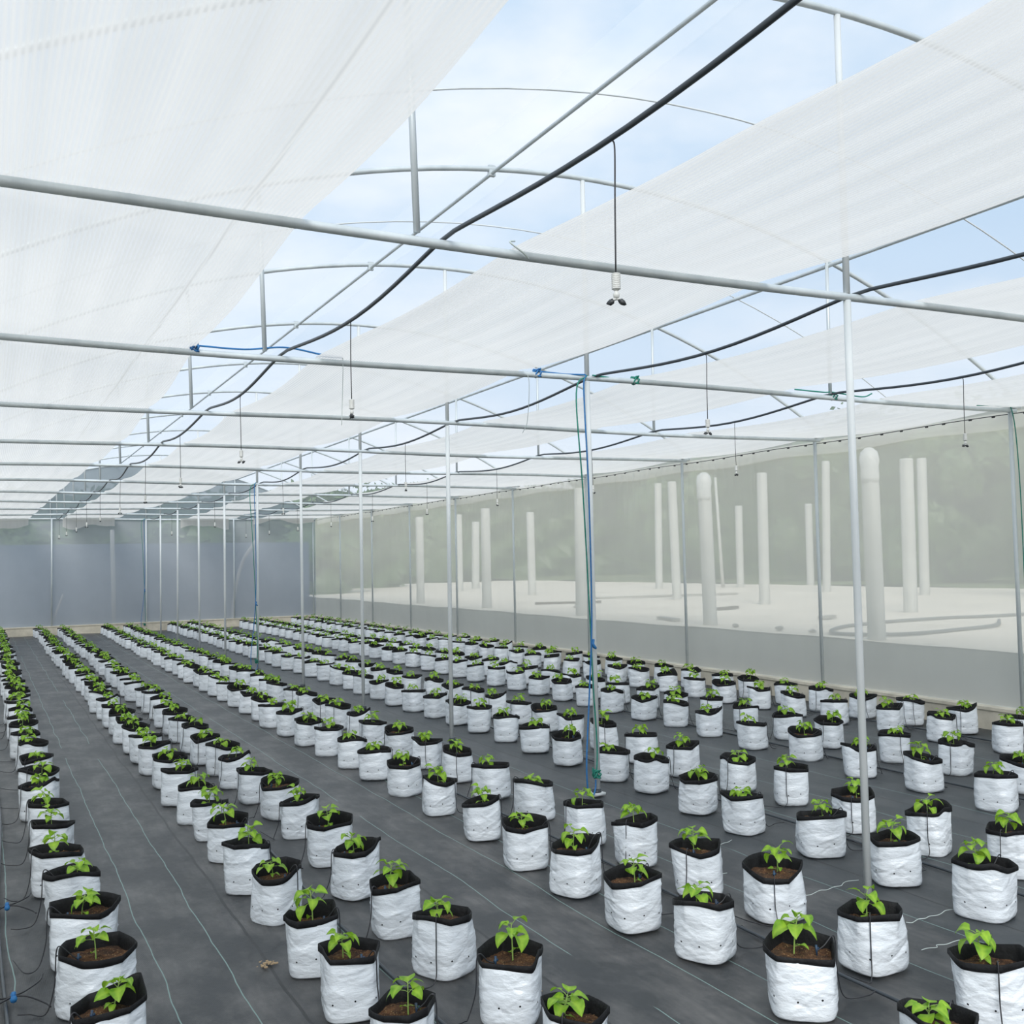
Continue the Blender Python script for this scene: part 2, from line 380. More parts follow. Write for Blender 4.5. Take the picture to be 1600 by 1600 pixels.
# white woven screens lying on the cross beams
def screen(name, x0, x1, label, seed, drop=.24):
    rs = random.Random(seed); a = [rs.uniform(0, 6) for _ in range(6)]
    ny = 190; nx = 42
    def fn(u, v):
        y = -4.4+(YE+4.32)*v
        xa, xb = float(np.interp(y, *zip(*x0))), float(np.interp(y, *zip(*x1)))
        x = xa+(xb-xa)*u+.008*math.sin(y*2.3+a[0]+u*3)
        fr = (y/D) % 1.0; sag = -.045*math.sin(PI*fr)
        fold = .005*math.sin(u*42+a[3]+.5*math.sin(y*.5))+.003*math.sin(u*95+a[4])
        zz = bow(x, int(y/D))+.030+sag+fold*(.25+.75*abs(math.sin(PI*fr)))+.006
        return (x, y, zz)
    g = G(); g.add(*grid(nx, ny, fn))
    # the loose end hangs down in front of the back net
    def dn(u, v):
        x, y, z = fn(u, 1.0)
        return (x, y+.0-.02*math.sin(u*9+a[5])*v, z-v*(drop+.05*math.sin(u*PI*2+a[2])+.03*math.sin(u*11+a[1])))
    g.add(*grid(nx, 6, dn))
    tag(g.build(name, MSCR), label, 'screen', 'white woven screens under the roof')
screen('shade_screen', [(0, -4.30)], [(-1.7, -2.85), (1.7, -2.82), (4.7, -2.72), (7.8, -2.66), (14.2, -2.78), (23.4, -2.90)], 'white woven screen at upper left, leftmost of the four roof strips', 1)
screen('shade_screen', [(-2.2, -1.79), (-1.5, -1.89), (0, -1.92), (1.7, -2.03), (7.5, -2.0), (12, -2.04), (24, -2.10)], [(-1.4, -.56), (3, -.55), (12, -.56), (18, -.60), (22, -.80)], 'wide white woven screen left of the centre posts, second strip from left', 2)
screen('shade_screen', [(-.6, .55), (1.5, .44), (6, .38), (9, .30), (14, .48), (22, .9)], [(.5, 2.10), (2, 1.98), (4, 1.81), (7, 1.62), (12, 1.62), (19, 1.83), (25, 2.2)], 'white woven screen right of the centre posts, third strip from left', 3)
screen('shade_screen', [(0, 2.93), (3, 3.0), (5, 2.87), (8.4, 2.49), (12, 2.4), (25, 2.9)], [(0, 4.66)], 'white woven screen against the right net wall, rightmost roof strip', 4, .12)

# ================================================================== OVERHEAD IRRIGATION
def opipe_z(y, s=.075):
    fr = (y/D) % 1.0
    return HB+.033-s*math.sin(PI*fr)**1.2
for x, lab in ((-2.24, 'thick black overhead water pipe sagging over the beams, left of the centre posts'), (.08, 'black overhead water pipe running beside the centre post tops'), (2.42, 'black overhead water pipe between the centre posts and the right net wall')):
    g = G(); ys = np.arange(-4.3, YE-.1, D/14)
    g.add(*tube([(x+.012*math.sin(y*1.7), y, opipe_z(y)) for y in ys], .0100, 10)); tag(g.build('overhead_pipe', MBLK), lab, 'water pipe', 'overhead water pipes')
def sprinkler_parts():
    P = {}
    g = G(); g.add(*tube(smooth_path([(0, 0, 0), (.006, 0, -.03), (.003, .002, -.2), (0, 0, -.413)], 5), .0026, 8)); P['drop_tube'] = g.mesh('drop_tube', [MTHIN])
    g = G(); pr = [(.008, -.352)]
    for i in range(9): pr += [(.0215, -.356-i*.0085), (.0215, -.361-i*.0085), (.0185, -.3625-i*.0085)]
    pr += [(.010, -.436)]; g.add(*lathe(pr[::-1], 18)); P['weight'] = g.mesh('weight', [MWH])
    g = G(); g.add(*lathe([(.007, -.476), (.014, -.468), (.016, -.455), (.011, -.443), (.007, -.435)], 14)); g.add(*tube([(-.026, 0, -.485), (0, 0, -.474), (.026, 0, -.485)], .0075, 8)); P['cross_body'] = g.mesh('cross_body', [MWH])
    g = G(); v, f = lathe([(.006, -.012), (.015, -.006), (.019, .004), (.008, .012)], 10)
    v = np.array(v); ang = np.arctan2(v[:, 1], v[:, 0]); v[:, :2] *= (1+.28*np.cos(5*ang))[:, None]
    g.add(v*.66, f); P['nozzle'] = g.mesh('nozzle', [MNOZ])
    for nm in ('weight', 'cross_body'):
        for q in P[nm].vertices: q.co.x *= .64; q.co.y *= .64; q.co.z = -.408+(q.co.z+.352)*.64
    return P
SP = sprinkler_parts()
side_n = {-2.24: 'left', .08: 'centre', 2.42: 'right'}
for x, ks in ((-2.24, [-.5+i for i in range(11)]), (.08, [.5, 2.5, 4.5, 6.5, 8.5]), (2.42, [.5+i for i in range(10)])):
    for j, kk in enumerate(ks):
        y = kk*D
        s = empty('hanging_sprinkler', (x+.012*math.sin(y*1.7), y, opipe_z(y)-.008), f'{ORD[j]} hanging sprinkler from the camera on the {side_n[x]} overhead pipe, white weight above dark nozzles', 'sprinkler', f'sprinklers on the {side_n[x]} overhead pipe')
        for nm in ('drop_tube', 'weight', 'cross_body'): link(nm, SP[nm], s)
        for sx_ in (-1, 1):
            q = link('nozzle', SP['nozzle'], s, (sx_*.0165, 0, -.497)); q.rotation_euler = (.5, sx_*.7, j)
        s.rotation_euler = (0, 0, j*1.3 if kk != -.5 else -.45)

# cords tied on the beams and hanging down the posts
def cord(name, pts, r, m, label, knot=None, n=8):
    g = G(); g.add(*tube(smooth_path(pts, n), r, 6))
    if knot:
        for k_ in knot:
            rs = random.Random(7); P = [(k_[0]+.022*math.sin(i*1.9), k_[1]+.035*math.cos(i*2.3), k_[2]+.03*math.cos(i*1.7+1)) for i in range(12)]
            g.add(*tube(smooth_path(P, 3), r*1.1, 5))
    tag(g.build(name, m), label, 'cord')
zb = HB+.024
cord('blue_cord', [(-2.80, D, zb+.01), (-2.5, D, zb+.008), (-2.24, D, zb+.04), (-2.0, D, zb+.012), (-1.86, D, zb+.006)], .006, MBLUE, 'blue cord tied along the second cross beam, under the left overhead pipe', [(-2.80, D, HB+.02)])
cord('blue_cord', [(-.42, D, zb+.01), (-.2, D, zb+.004), (-.03, D-.03, zb+.004)], .006, MBLUE, 'short blue cord knotted on the second cross beam left of its post', [(-.42, D, HB+.02)])
cord('green_cord', [(.03, D-.03, zb+.004), (.25, D, zb), (.42, D, zb)], .006, MGRN, 'short green cord knotted on the second cross beam right of its post', [(.42, D, HB+.02)])
cord('green_cord', [(2.0, D, zb+.02), (2.3, D-.02, zb+.01), (2.42, D, zb+.02), (2.75, D, zb), (2.85, D-.02, zb+.03)], .006, MGRN, 'green cord tied along the second cross beam below the right overhead pipe', [(2.42, D, HB+.01)])
cord('green_cord', [(WX-.5, D, zb), (WX-.2, D, zb+.01), (WX-.06, D-.03, zb-.03), (WX-.02, D-.05, 2.4), (WX-.01, D-.05, 1.2), (WX, D-.05, .22)], .005, MGRN, 'green cord hanging down the second post of the right net wall')
def post_cords(k, sfx):
    y = k*D
    cord('blue_cord', [(-.03, y-.035, zb), (-.06, y-.05, HB-.1), (-.045, y-.06, 2.2), (-.05, y-.07, 1.3), (-.09, y-.08, .75), (-.15, y-.12, .28), (-.13, y-.10, .05), (-.08, y-.08, .02), (-.04, y-.05, .06), (-.03, y-.04, .12)], .006, MBLUE, 'blue cord hanging down to the floor beside '+sfx)
    cord('green_cord', [(-.02, y-.035, zb), (-.13, y-.06, HB-.12), (-.10, y-.07, 2.2), (-.06, y-.06, 1.3), (-.045, y-.06, .8), (-.03, y-.07, .35), (-.06, y-.09, .16), (-.09, y-.10, .22)], .0055, MGRN, 'green cord hanging down to the floor beside '+sfx, [(-.055, y-.09, .17)])
    cord('blue_cord', [(-.04, y-.07, 1.12), (-.055, y-.09, 1.09), (-.035, y-.09, 1.06), (-.055, y-.07, 1.08)], .009, MBLUE, 'blue knot joining the two hanging cords beside '+sfx)
post_cords(1, 'the second centre post')
post_cords(5, 'the sixth centre post')
post_cords(10, 'the farthest centre post')
cord('white_thread', [(-.53, D, HB+.03), (-.50, D-.03, HB-.05), (-.52, D-.03, HB-.33), (-.56, D-.03, HB-.42)], .0022, MTHR, 'white thread dangling from the second cross beam left of its post')
cord('white_thread', [(-1.92, 0, HB+.05), (-1.96, -.035, HB+.03), (-1.9, -.04, HB-.01), (-1.87, -.03, HB-.03)], .004, MTHR, 'white tie loop on the nearest cross beam')
cord('white_thread', [(-1.86, D, HB+.03), (-1.87, D-.03, HB-.1), (-1.88, D-.02, HB-.42)], .0022, MTHR, 'white thread dangling from the second cross beam below the left overhead pipe')

# ================================================================== FLOOR: supply pipes and loose threads
for x0, x1, y0, lab in ((-3.86, -3.80, -1.2, 'black water pipe on the floor left of the leftmost bag row'), (-2.43, -2.42, -2.2, 'black water pipe on the floor between the first pair of bag rows'), (-.84, -.92, -2.6, 'black water pipe on the floor left of the centre posts'), (.60, .74, -2.0, 'black water pipe on the floor just right of the centre posts'), (2.36, 2.50, -1, 'black water pipe on the floor between the fourth pair of bag rows'), (4.05, 4.05, 0, 'black water pipe on the floor between the bag rows by the right kerb')):
    g = G(); ys = np.linspace(y0, YE-.4, 60)
    g.add(*tube([(x0+(x1-x0)*i/59+.018*math.sin(y*1.3+x0), y, .008) for i, y in enumerate(ys)], .0075, 8)); tag(g.build('floor_pipe', MBLK), lab, 'water pipe', 'water pipes lying on the floor')
def thread(P, lab):
    g = G(); g.add(*tube(smooth_path([(x, y, .006) for x, y in P], 6), .0018, 5)); tag(g.build('loose_thread', MTHR), lab, 'thread', 'loose threads on the ground cover')
def wig(x0, y0, x1, y1, s, n=9, a=.012):
    r = random.Random(s); return [(x0+(x1-x0)*i/n+r.uniform(-a, a), y0+(y1-y0)*i/n+r.uniform(-a, a)) for i in range(n+1)]
thread(wig(-.32, .12, .10, .18, 1), 'frayed white thread on the floor left of the nearest centre post')
thread(wig(-.18, -.40, .19, -.38, 2), 'frayed white thread on the floor beside the nearest centre post foot')
thread(wig(-.37, -.66, -.05, -.66, 3), 'frayed white thread on the floor in front of the nearest centre post')
thread(wig(-.75, .50, -.40, .62, 4), 'pale thread on the floor between the rows left of the nearest post')
thread(wig(-.35, 1.0, .05, 1.1, 5), 'pale thread on the floor between the first two centre posts')

for i, (x, y, lb) in enumerate(((-2.02, -.16, 'beige crumbs of coir spilled on the floor between the front bags'), (-2.86, .62, 'beige crumbs of coir spilled on the left aisle beside a bag row'))):
    rr = random.Random(i+3); g = G()
    for _ in range(26):
        a, b = rr.gauss(0, .022), rr.gauss(0, .022); q = rr.uniform(.002, .006); g.add(*box(a-q, a+q*1.4, b-q, b+q, 0, q*.8))
    tag(g.build('coir_crumbs', simple('coir_crumb', (.45, .33, .20), .9), None, False, (x, y, .003)), lb, 'crumbs', kind='stuff')

# ================================================================== GROW BAGS
PX = {'L0': -.27, 'L1': .25, 'L2': -.21, 'M1': .33, 'M2': -.20, 'R1': .31, 'R2': -.28, 'S1': .19, 'S2': -.19, 'T1': .25, 'T2': -.22}
def bag_geo(seed, R=.122, H=.215, nt_=72, nz=26, tilt=.012, soil=.045):
    r = np.random.RandomState(seed); th = np.linspace(0, 2*PI, nt_, endpoint=False)
    rot = r.uniform(0, PI/2); ct, st = np.cos(th-rot), np.sin(th-rot)
    def sup(n, ax, ay): return (np.abs(ct/ax)**n+np.abs(st/ay)**n)**(-1/n)
    asp = r.uniform(.90, 1.08); phi = r.uniform(0, 2*PI)
    kc = r.randint(5, 8); tc_ = np.sort(r.uniform(0, 2*PI)+np.arange(kc)*2*PI/kc+r.uniform(-.35, .35, kc))
    mid = (np.append(tc_[1:], tc_[0]+2*PI)-tc_)/2; cen = tc_+mid
    dev = ((th[:, None]-cen[None]+PI) % (2*PI))-PI; jj = np.argmin(np.abs(dev)/mid[None], axis=1)
    poly = R*(np.minimum(1.12, np.cos(mid[jj])**.6/np.cos(np.clip(dev[np.arange(len(th)), jj], -mid[jj], mid[jj]))**.75)*1.03-1)*1.0
    kr = r.uniform(-.008, .010, kc); rimz = np.interp(th, np.concatenate([tc_-2*PI, tc_, tc_+2*PI]), np.tile(kr, 3))
    rim = H+tilt*r.uniform(.2, 1.2)*np.cos(th-phi)+.005*np.cos(2*th+r.uniform(0, 6))+rimz
    if r.rand() < .25: rim += .022*np.exp(-((((th-r.uniform(0, 6.28)+PI) % (2*PI))-PI)/.35)**2)
    lean = r.uniform(-.012, .012, 2)
    cre = [(r.uniform(0, 2*PI), H*r.uniform(.05, .95)**1.35, r.uniform(-1.0, 1.0), r.uniform(.2, .75), r.uniform(.0014, .0038)*(1 if r.rand() < .6 else -1), r.uniform(.0025, .007)) for _ in range(44)]
    def section(t):     # t 0..1 from floor to rim
        n = 3.4*(1-t)+2.2*t
        ax = R*(.925+.075*t+.022*math.sin(PI*t)); ay = ax*asp
        if t < .09: q_ = .955+.045*(t/.09)**.6; ax *= q_; ay *= q_
        rad = sup(n, ax, ay)+poly*(t**2)
        return rad
    vv = []; T = np.linspace(0, 1, nz)**1.0
    for t in T:
        rad = section(t).copy(); z = np.minimum(rim*t, rim-.013)
        env = (math.sin(PI*min(1, t*1.02))**.5 if t > 0 else 0)
        for (c0, z0, sl, ln, am, wd) in cre:
            dt = ((th-c0+PI) % (2*PI))-PI
            dist = (z-(z0+sl*dt*R))/math.sqrt(1+sl*sl)
            rad += am*env*np.exp(-(dist/wd)**2)*np.exp(-(dt/ln)**4)
        vv.append(np.stack([rad*np.cos(th)+lean[0]*t, rad*np.sin(th)+lean[1]*t, z], 1))
    nb = nt_
    f = [(i*nb+j, i*nb+(j+1) % nb, (i+1)*nb+(j+1) % nb, (i+1)*nb+j) for i in range(nz-1) for j in range(nb)]
    f.append(tuple(range(nb-1, -1, -1)))
    pouch = (np.concatenate(vv), f)
    # black cuff: folded band outside, over the rim, lining down to the soil
    top = vv[-1]; cx, cy = lean; hh = .024+.005*np.cos(th*2+r.uniform(0, 6))
    def ring(scale, z): return np.stack([(top[:, 0]-cx)*scale+cx, (top[:, 1]-cy)*scale+cy, z], 1)
    ca = 1+.005/R
    rings = [ring(ca*.985, rim-hh), ring(ca+.001/R, rim-hh), ring(ca+.0015/R, rim-hh*.5), ring(ca+.001/R, rim-.0015), ring(ca-.0005/R, rim+.0004), ring(ca-.0025/R, rim-.001), ring(.955, rim-.02), ring(.93, rim*0+H-soil-.012)]
    f = [(i*nb+j, i*nb+(j+1) % nb, (i+1)*nb+(j+1) % nb, (i+1)*nb+j) for i in range(len(rings)-1) for j in range(nb)]
    cuff = (np.concatenate(rings), f)
    # soil surface
    sv = [np.array([[cx, cy, H-soil+.004]])]; sf = []
    K = 7; ph = r.uniform(0, 6, 4)
    for k in range(1, K+1):
        s = .95*k/K; q = ring(s, rim*0+H-soil)
        q[:, 2] += .007*np.sin(q[:, 0]*45+ph[0])*np.cos(q[:, 1]*38+ph[1])+r.uniform(-.0022, .0022, nb)+.014*(1-s)*math.cos(ph[2])**2
        sv.append(q)
    for j in range(nb): sf.append((0, 1+j, 1+(j+1) % nb))
    for k in range(K-1):
        for j in range(nb): sf.append((1+k*nb+j, 1+(k+1)*nb+j, 1+(k+1)*nb+(j+1) % nb, 1+k*nb+(j+1) % nb))
    return pouch, cuff, (np.concatenate(sv), sf), (cx, cy, H-soil), (rim, top)

def leaf_geo(L_, W_, droop, fold, nu=5, nv=8, wav=0.):
    """ovate pointed leaf along +Y, curving down"""
    v = []; vein = []
    for j in range(nv):
        t = j/(nv-1)
        w = W_*(math.sin(PI*min(1, t**.72*.985+.0))**.85)*(1-.25*t)+.0006
        if t > .97: w = .0005
        a = droop*t; y = L_*(math.sin(a)/droop if abs(droop) > 1e-3 else t); z = -L_*(1-math.cos(a))/droop if abs(droop) > 1e-3 else 0
        for i in range(nu):
            s = (i/(nu-1))*2-1
            v.append((s*w, y, z+abs(s)*w*fold+wav*w*math.sin(t*11+s*2)*abs(s)))
            vein.append(1.0 if i == nu//2 else (.35 if (j % 2 and abs(s) < .8) else 0.))
    f = [(j*nu+i, j*nu+i+1, (j+1)*nu+i+1, (j+1)*nu+i) for j in range(nv-1) for i in range(nu-1)]
    return np.array(v), f, vein
def plant_geo(seed, size=1., lo=False):
    r = np.random.RandomState(seed+500)
    sh = r.uniform(.084, .122)*size
    lean = r.uniform(-.02, .02, 2)*size
    stem = smooth_path([(0, 0, -.01), (lean[0]*.3, lean[1]*.3, sh*.45), (lean[0], lean[1], sh)], 3 if lo else 6)
    S = G(); S.add(*tube(stem, np.linspace(.0028, .0018, len(stem))*size, 4 if lo else 6))
    Lf = G(); veins = []
    a0 = r.uniform(0, 6)
    items = []
    n_top = r.randint(7, 11)
    for i in range(n_top):
        items.append((a0+i*2.4, sh*(.62+.38*i/n_top), r.uniform(.052, .076)*size*(1-.25*(i/n_top)), r.uniform(-.05, .45)+.25*(i/n_top), r.uniform(1.2, 2.1), r.uniform(.010, .032)*size))
    for i in range(r.randint(1, 3)):
        items.append((r.uniform(0, 6), sh*r.uniform(.15, .35), r.uniform(.024, .034)*size, r.uniform(-.1, .3), r.uniform(.6, 1.4), r.uniform(.008, .02)*size))
    for (az, z, ln, el, dr, pet) in items:
        v, f, ve = leaf_geo(ln, ln*r.uniform(.38, .47), dr, r.uniform(.15, .45), 3 if lo else 5, 4 if lo else 8, .10)
        base = np.array([lean[0]*z/sh, lean[1]*z/sh, z])
        d = np.array([math.cos(az)*math.cos(el), math.sin(az)*math.cos(el), math.sin(el)])
        tip = base+d*pet
        if not lo: S.add(*tube([base, base+d*pet*.5+V(0, 0, .002), tip], .0011*size, 5))
        # leaf frame
        Y = d; X = np.cross(Y, V(0, 0, 1)); X /= np.linalg.norm(X); Z = np.cross(X, Y)
        rl = r.uniform(-.4, .4); X, Z = X*math.cos(rl)+Z*math.sin(rl), -X*math.sin(rl)+Z*math.cos(rl)
        vv = tip+v[:, :1]*X+v[:, 1:2]*Y+v[:, 2:3]*Z
        # keep leaves off the soil
        vv[:, 2] = np.maximum(vv[:, 2], .004)
        Lf.add(vv, f); veins += ve
    return S, Lf, veins
def leaf_mesh(Lf, veins, name='foliage'):
    me = Lf.mesh(name, [MLEAF]); at = me.attributes.new('vein', 'FLOAT', 'POINT'); at.data.foreach_set('value', veins); return me
def tube_geo(seed, side, rim, top, soilz, long_=False):
    """thin drip tube: from the floor pipe on +-x, over the floor, up the bag side, over the rim, down to a stake"""
    r = random.Random(seed)
    ang = (0 if side > 0 else PI)+r.uniform(-1.15, .35)*(1 if side > 0 else -1)
    if side < 0: ang = PI+r.uniform(-.2, 1.15)
    j = int(round(((ang % (2*PI))/(2*PI))*len(top))) % len(top)
    p = top[j]; d = p[:2]/np.linalg.norm(p[:2]); z = rim[j]
    o = p[:2]+d*.014; base = p[:2]*1.0+d*.03
    px = side
    pts = [(px, r.uniform(-.05, .2), .012), (px*.85, base[1]*.7+r.uniform(-.06, .06), .007), (base[0]+d[0]*.02, base[1]+d[1]*.02, .012), (o[0]+d[0]*.006, o[1]+d[1]*.006, z*.45), (o[0], o[1], z-.012), (p[0], p[1], z+.012), (p[0]*.75, p[1]*.75, z-.018), (p[0]*.5, p[1]*.5, soilz+.012)]
    g = G(); g.add(*tube(smooth_path(pts, 7), .0025, 6))
    e = G(); e.add(*tube([(p[0]*.5, p[1]*.5, soilz-.01), (p[0]*.48, p[1]*.48, soilz+.035)], [.003, .005], 6)); e.add(*tube([(p[0]*.5-.004, p[1]*.5, soilz+.018), (p[0]*.5+.012, p[1]*.5+.004, soilz+.02)], .005, 6))
    return g, e
MSTAKE = simple('dark_blue_dripper', (.02, .03, .06), .45, 0, (.02, .08, .16), 40)

_cache = {}
def variant(seed, hi, R, side, tilt=.012, soil=.045, size=1.):
    key = (seed, hi, round(R, 3), side)
    if key in _cache: return _cache[key]
    pouch, cuff, soilg, sp, (rim, top) = bag_geo(seed, R, .224+.022*((seed*37) % 10)/10, 96 if hi else 40, 46 if hi else 14, tilt, soil)
    d = {}
    d['pouch'] = G().add(*pouch).mesh('pouch', [MBAG]); d['cuff'] = G().add(*cuff).mesh('cuff', [MCUFF]); d['soil'] = G().add(*soilg).mesh('soil', [MSOIL])
    S, Lf, ve = plant_geo(seed, size); d['stem'] = S.mesh('seedling_stem', [MSTEM]); d['leaves'] = leaf_mesh(Lf, ve)
    d['sp'] = sp
    if side:
        a, b = tube_geo(seed, side, rim, top, sp[2]); d['tube'] = a.mesh('drip_tube', [MTHIN]); d['stake'] = b.mesh('dripper_stake', [MSTAKE])
    _cache[key] = d; return d

BAGS = {"L0":[[-3.56,-0.05,0.242],[-3.55,0.51,0.278],[-3.55,1.07,0.276],[-3.55,1.64,0.252],[-3.57,2.17,0.265],[-3.58,2.81,0.255],[-3.56,3.42,0.257],[-3.59,4.02,0.269],[-3.57,4.53,0.258],[-3.57,5.2,0.274],[-3.57,5.92,0.27],[-3.59,6.6,0.27]],
"L1":[[-2.69,-0.54,0.23],[-2.69,-0.0,0.251],[-2.7,0.47,0.235],[-2.68,1.17,0.232],[-2.69,1.7,0.26],[-2.66,2.33,0.243],[-2.66,2.86,0.222],[-2.67,3.34,0.223],[-2.68,3.96,0.25],[-2.65,4.6,0.27],[-2.67,5.2,0.27],[-2.66,5.78,0.25],[-2.67,6.35,0.262]],
"L2":[[-2.21,-0.86,0.225],[-2.18,-0.34,0.245],[-2.22,0.19,0.255],[-2.24,0.71,0.243],[-2.23,1.33,0.238],[-2.17,1.95,0.257],[-2.16,2.62,0.259],[-2.14,3.17,0.252],[-2.18,3.72,0.27],[-2.2,4.3,0.259],[-2.18,4.85,0.24],[-2.22,5.43,0.23],[-2.2,6.05,.24],[-2.2,6.68,0.251],[-2.18,7.2,.25],[-2.18,7.75,0.239]],
"M1":[[-1.23,-1.48,0.235],[-1.2,-0.83,0.272],[-1.18,-0.22,0.253],[-1.25,0.23,0.262],[-1.23,0.79,0.254],[-1.24,1.31,0.247],[-1.19,1.98,0.25],[-1.18,2.69,0.24],[-1.17,3.34,0.245],[-1.16,4.01,0.249],[-1.18,4.55,0.253],[-1.19,5.18,0.246],[-1.2,5.8,0.255],[-1.2,6.45,0.255]],
"M2":[[-0.65,-1.23,0.263],[-0.66,-0.66,0.28],[-0.6,0.0,0.27],[-0.69,0.46,0.255],[-0.68,1.05,0.258],[-0.71,1.54,0.239],[-0.69,2.22,0.258],[-0.66,2.93,0.27],[-0.64,3.57,0.255],[-0.65,4.19,0.267],[-0.66,4.78,0.266]],
"R1":[[0.25,-0.48,0.28],[0.28,0.08,0.25],[0.32,0.66,0.275],[0.26,1.25,0.246],[0.33,1.81,0.262],[0.42,2.48,0.254],[0.39,2.95,0.247],[0.41,3.67,0.251],[0.45,4.32,0.257],[0.47,4.94,0.267],[0.49,5.58,0.257]],
"R2":[[0.91,-0.15,0.27],[0.86,0.36,0.259],[0.86,0.93,0.262],[1.01,1.66,0.28],[0.96,2.16,0.27],[0.94,2.79,0.246],[0.97,3.4,0.263],[1.03,4.09,0.259]],
"S1":[[2.02,0.82,0.285],[2.08,1.46,0.275],[2.06,2.05,0.261],[2.17,2.75,0.272],[2.14,3.38,0.273],[2.22,4.1,0.28],[2.3,4.75,0.28]],
"S2":[[2.61,1.09,0.273],[2.72,1.72,0.28],[2.71,2.31,0.273],[2.74,3.06,0.275],[2.72,3.58,0.27]],
"T1":[[3.79,2.08,0.27],[3.77,2.74,0.27],[3.8,3.36,0.275],[3.70,3.98,0.275],[3.68,4.55,0.28],[3.78,5.2,0.273]],
"T2":[[4.31,2.33,0.257],[4.28,2.92,0.254],[4.26,3.53,0.27],[4.2,4.1,0.27],[4.22,4.72,0.27],[4.29,5.35,0.261]]}
FAR = {'L0': -3.56, 'L1': -2.66, 'L2': -2.12, 'M1': -1.12, 'M2': -.58, 'R1': .56, 'R2': 1.08, 'S1': 2.40, 'S2': 2.92, 'T1': 3.92, 'T2': 4.36}
ROWN = {'L0': 'row along the left photo edge', 'L1': 'first row right of left aisle', 'L2': 'second row right of left aisle',
        'M1': 'first row beyond the second aisle', 'M2': 'row just left of centre posts', 'R1': 'row just right of centre posts', 'R2': 'second row right of centre posts',
        'S1': 'third row right of centre posts', 'S2': 'fourth row right of centre posts', 'T1': 'last row but one before right kerb', 'T2': 'row against the right kerb'}
SIDE = {'L0': -1, 'L1': 1, 'L2': -1, 'M1': 1, 'M2': -1, 'R1': 1, 'R2': -1, 'S1': 1, 'S2': -1, 'T1': 1, 'T2': -1}
# seedling offsets from the bag centre (x, y in metres) for the nearest bags
OFF = {('L0', 0): (.02, .03), ('L1', 0): (.02, 0), ('L2', 1): (.02, .02), ('L2', 2): (-.01, .02), ('M1', 1): (0, .04), ('M1', 2): (-.02, .03), ('M2', 0): (.01, .05), ('M2', 1): (-.01, .03), ('R1', 0): (0, .04)}
def nth(n): return f"{n}{'th' if 10 < n % 100 < 14 else {1: 'st', 2: 'nd', 3: 'rd'}.get(n % 10, 'th')}"
cpos = np.array([-3.94242, -3.85854])
allb = []
rs = random.Random(11)
for row, lst in BAGS.items():
    q = [(x, y, w) for x, y, w in lst]
    xl, yl = q[-1][0], q[-1][1]; y = yl
    while y+.6 < 25.15:
        y += .6+rs.uniform(-.05, .05); t = (y-yl)/(24.6-yl)
        q.append((xl+(FAR[row]-xl)*t+rs.uniform(-.03, .03), y, .255+rs.uniform(-.015, .015)))
    for i, (x, y, w) in enumerate(q): allb.append((math.hypot(x-cpos[0], y-cpos[1]), row, i, x, y, w))
allb.sort()
gap = {}
for b in allb:
    gap[(b[1], b[2])] = min(math.hypot(b[3]-c[3], b[4]-c[4]) for c in allb if c is not b and abs(b[4]-c[4]) < 2)/2*1.06
keep, rest = allb[:300], allb[300:]
keep_first = {}
for dist, row, i, x, y, w in keep:
    hi = dist < 7.2
    w = min(w, 2*gap[(row, i)]-.03)
    seed = (sum(map(ord, row))*7+i*13) if hi else 2000+(i*5+ord(row[0])+int(row[1])*3) % 16
    side = PX[row] if dist < 13 else 0
    d = variant(seed, dist < 10 and hi, w/2*.96 if hi else .123, side, .02 if hi else .012, .046+.022*((seed*7) % 5)/5, 1.1)
    n_ = i+1
    first = {1: 'nearest white grow bag of the ', 2: 'second white grow bag from the front in the '}.get(n_, f'{nth(n_)} white grow bag from the front in the ')
    root = empty('grow_bag', (x, y, 0), first+ROWN[row], 'grow bag', 'white grow bags, '+ROWN[row])
    rz = 0 if side else rs.uniform(0, 6.28)
    for nm, key in (('pouch', 'pouch'), ('cuff', 'cuff'), ('soil', 'soil')):
        c = link(nm, d[key], root); c.rotation_euler = (0, 0, rz)
    ox, oy = OFF.get((row, i), (rs.uniform(-.025, .025), rs.uniform(-.02, .03)))
    sp = d['sp']
    c = link('seedling', d['stem'], root, (sp[0]+ox, sp[1]+oy, sp[2])); c.rotation_euler = (0, 0, rs.uniform(0, 6.28))
    s_ = rs.uniform(.88, 1.12); c.scale = (s_, s_, s_)
    link('foliage', d['leaves'], c)
    if side:
        c = link('drip_tube', d['tube'], root)
        if dist < 9: link('dripper_stake', d['stake'], c)
# the farthest rows, beyond the three hundred nearest
vg = []
for s in range(6):
    pouch, cuff, soilg, sp, _ = bag_geo(3000+s, .12, .212, 28, 10)
    S, Lf, ve = plant_geo(3000+s, 1.1, True)
    vg.append((pouch, cuff, soilg, (np.concatenate(S.v)+np.array(sp), S.f), (np.concatenate(Lf.v)+np.array(sp), Lf.f)))
g = G()
for q, (dist, row, i, x, y, w) in enumerate(rest):
    for mi, (v, f) in enumerate(vg[q % 6]): g.add(np.asarray(v)+V(x, y, 0), f, mi)
o = g.build('grow_bags', [MBAG, MCUFF, MSOIL, MSTEM, MLEAF])
tag(o, 'distant white grow bags with seedlings packed along the back net wall', 'grow bags', kind='stuff')

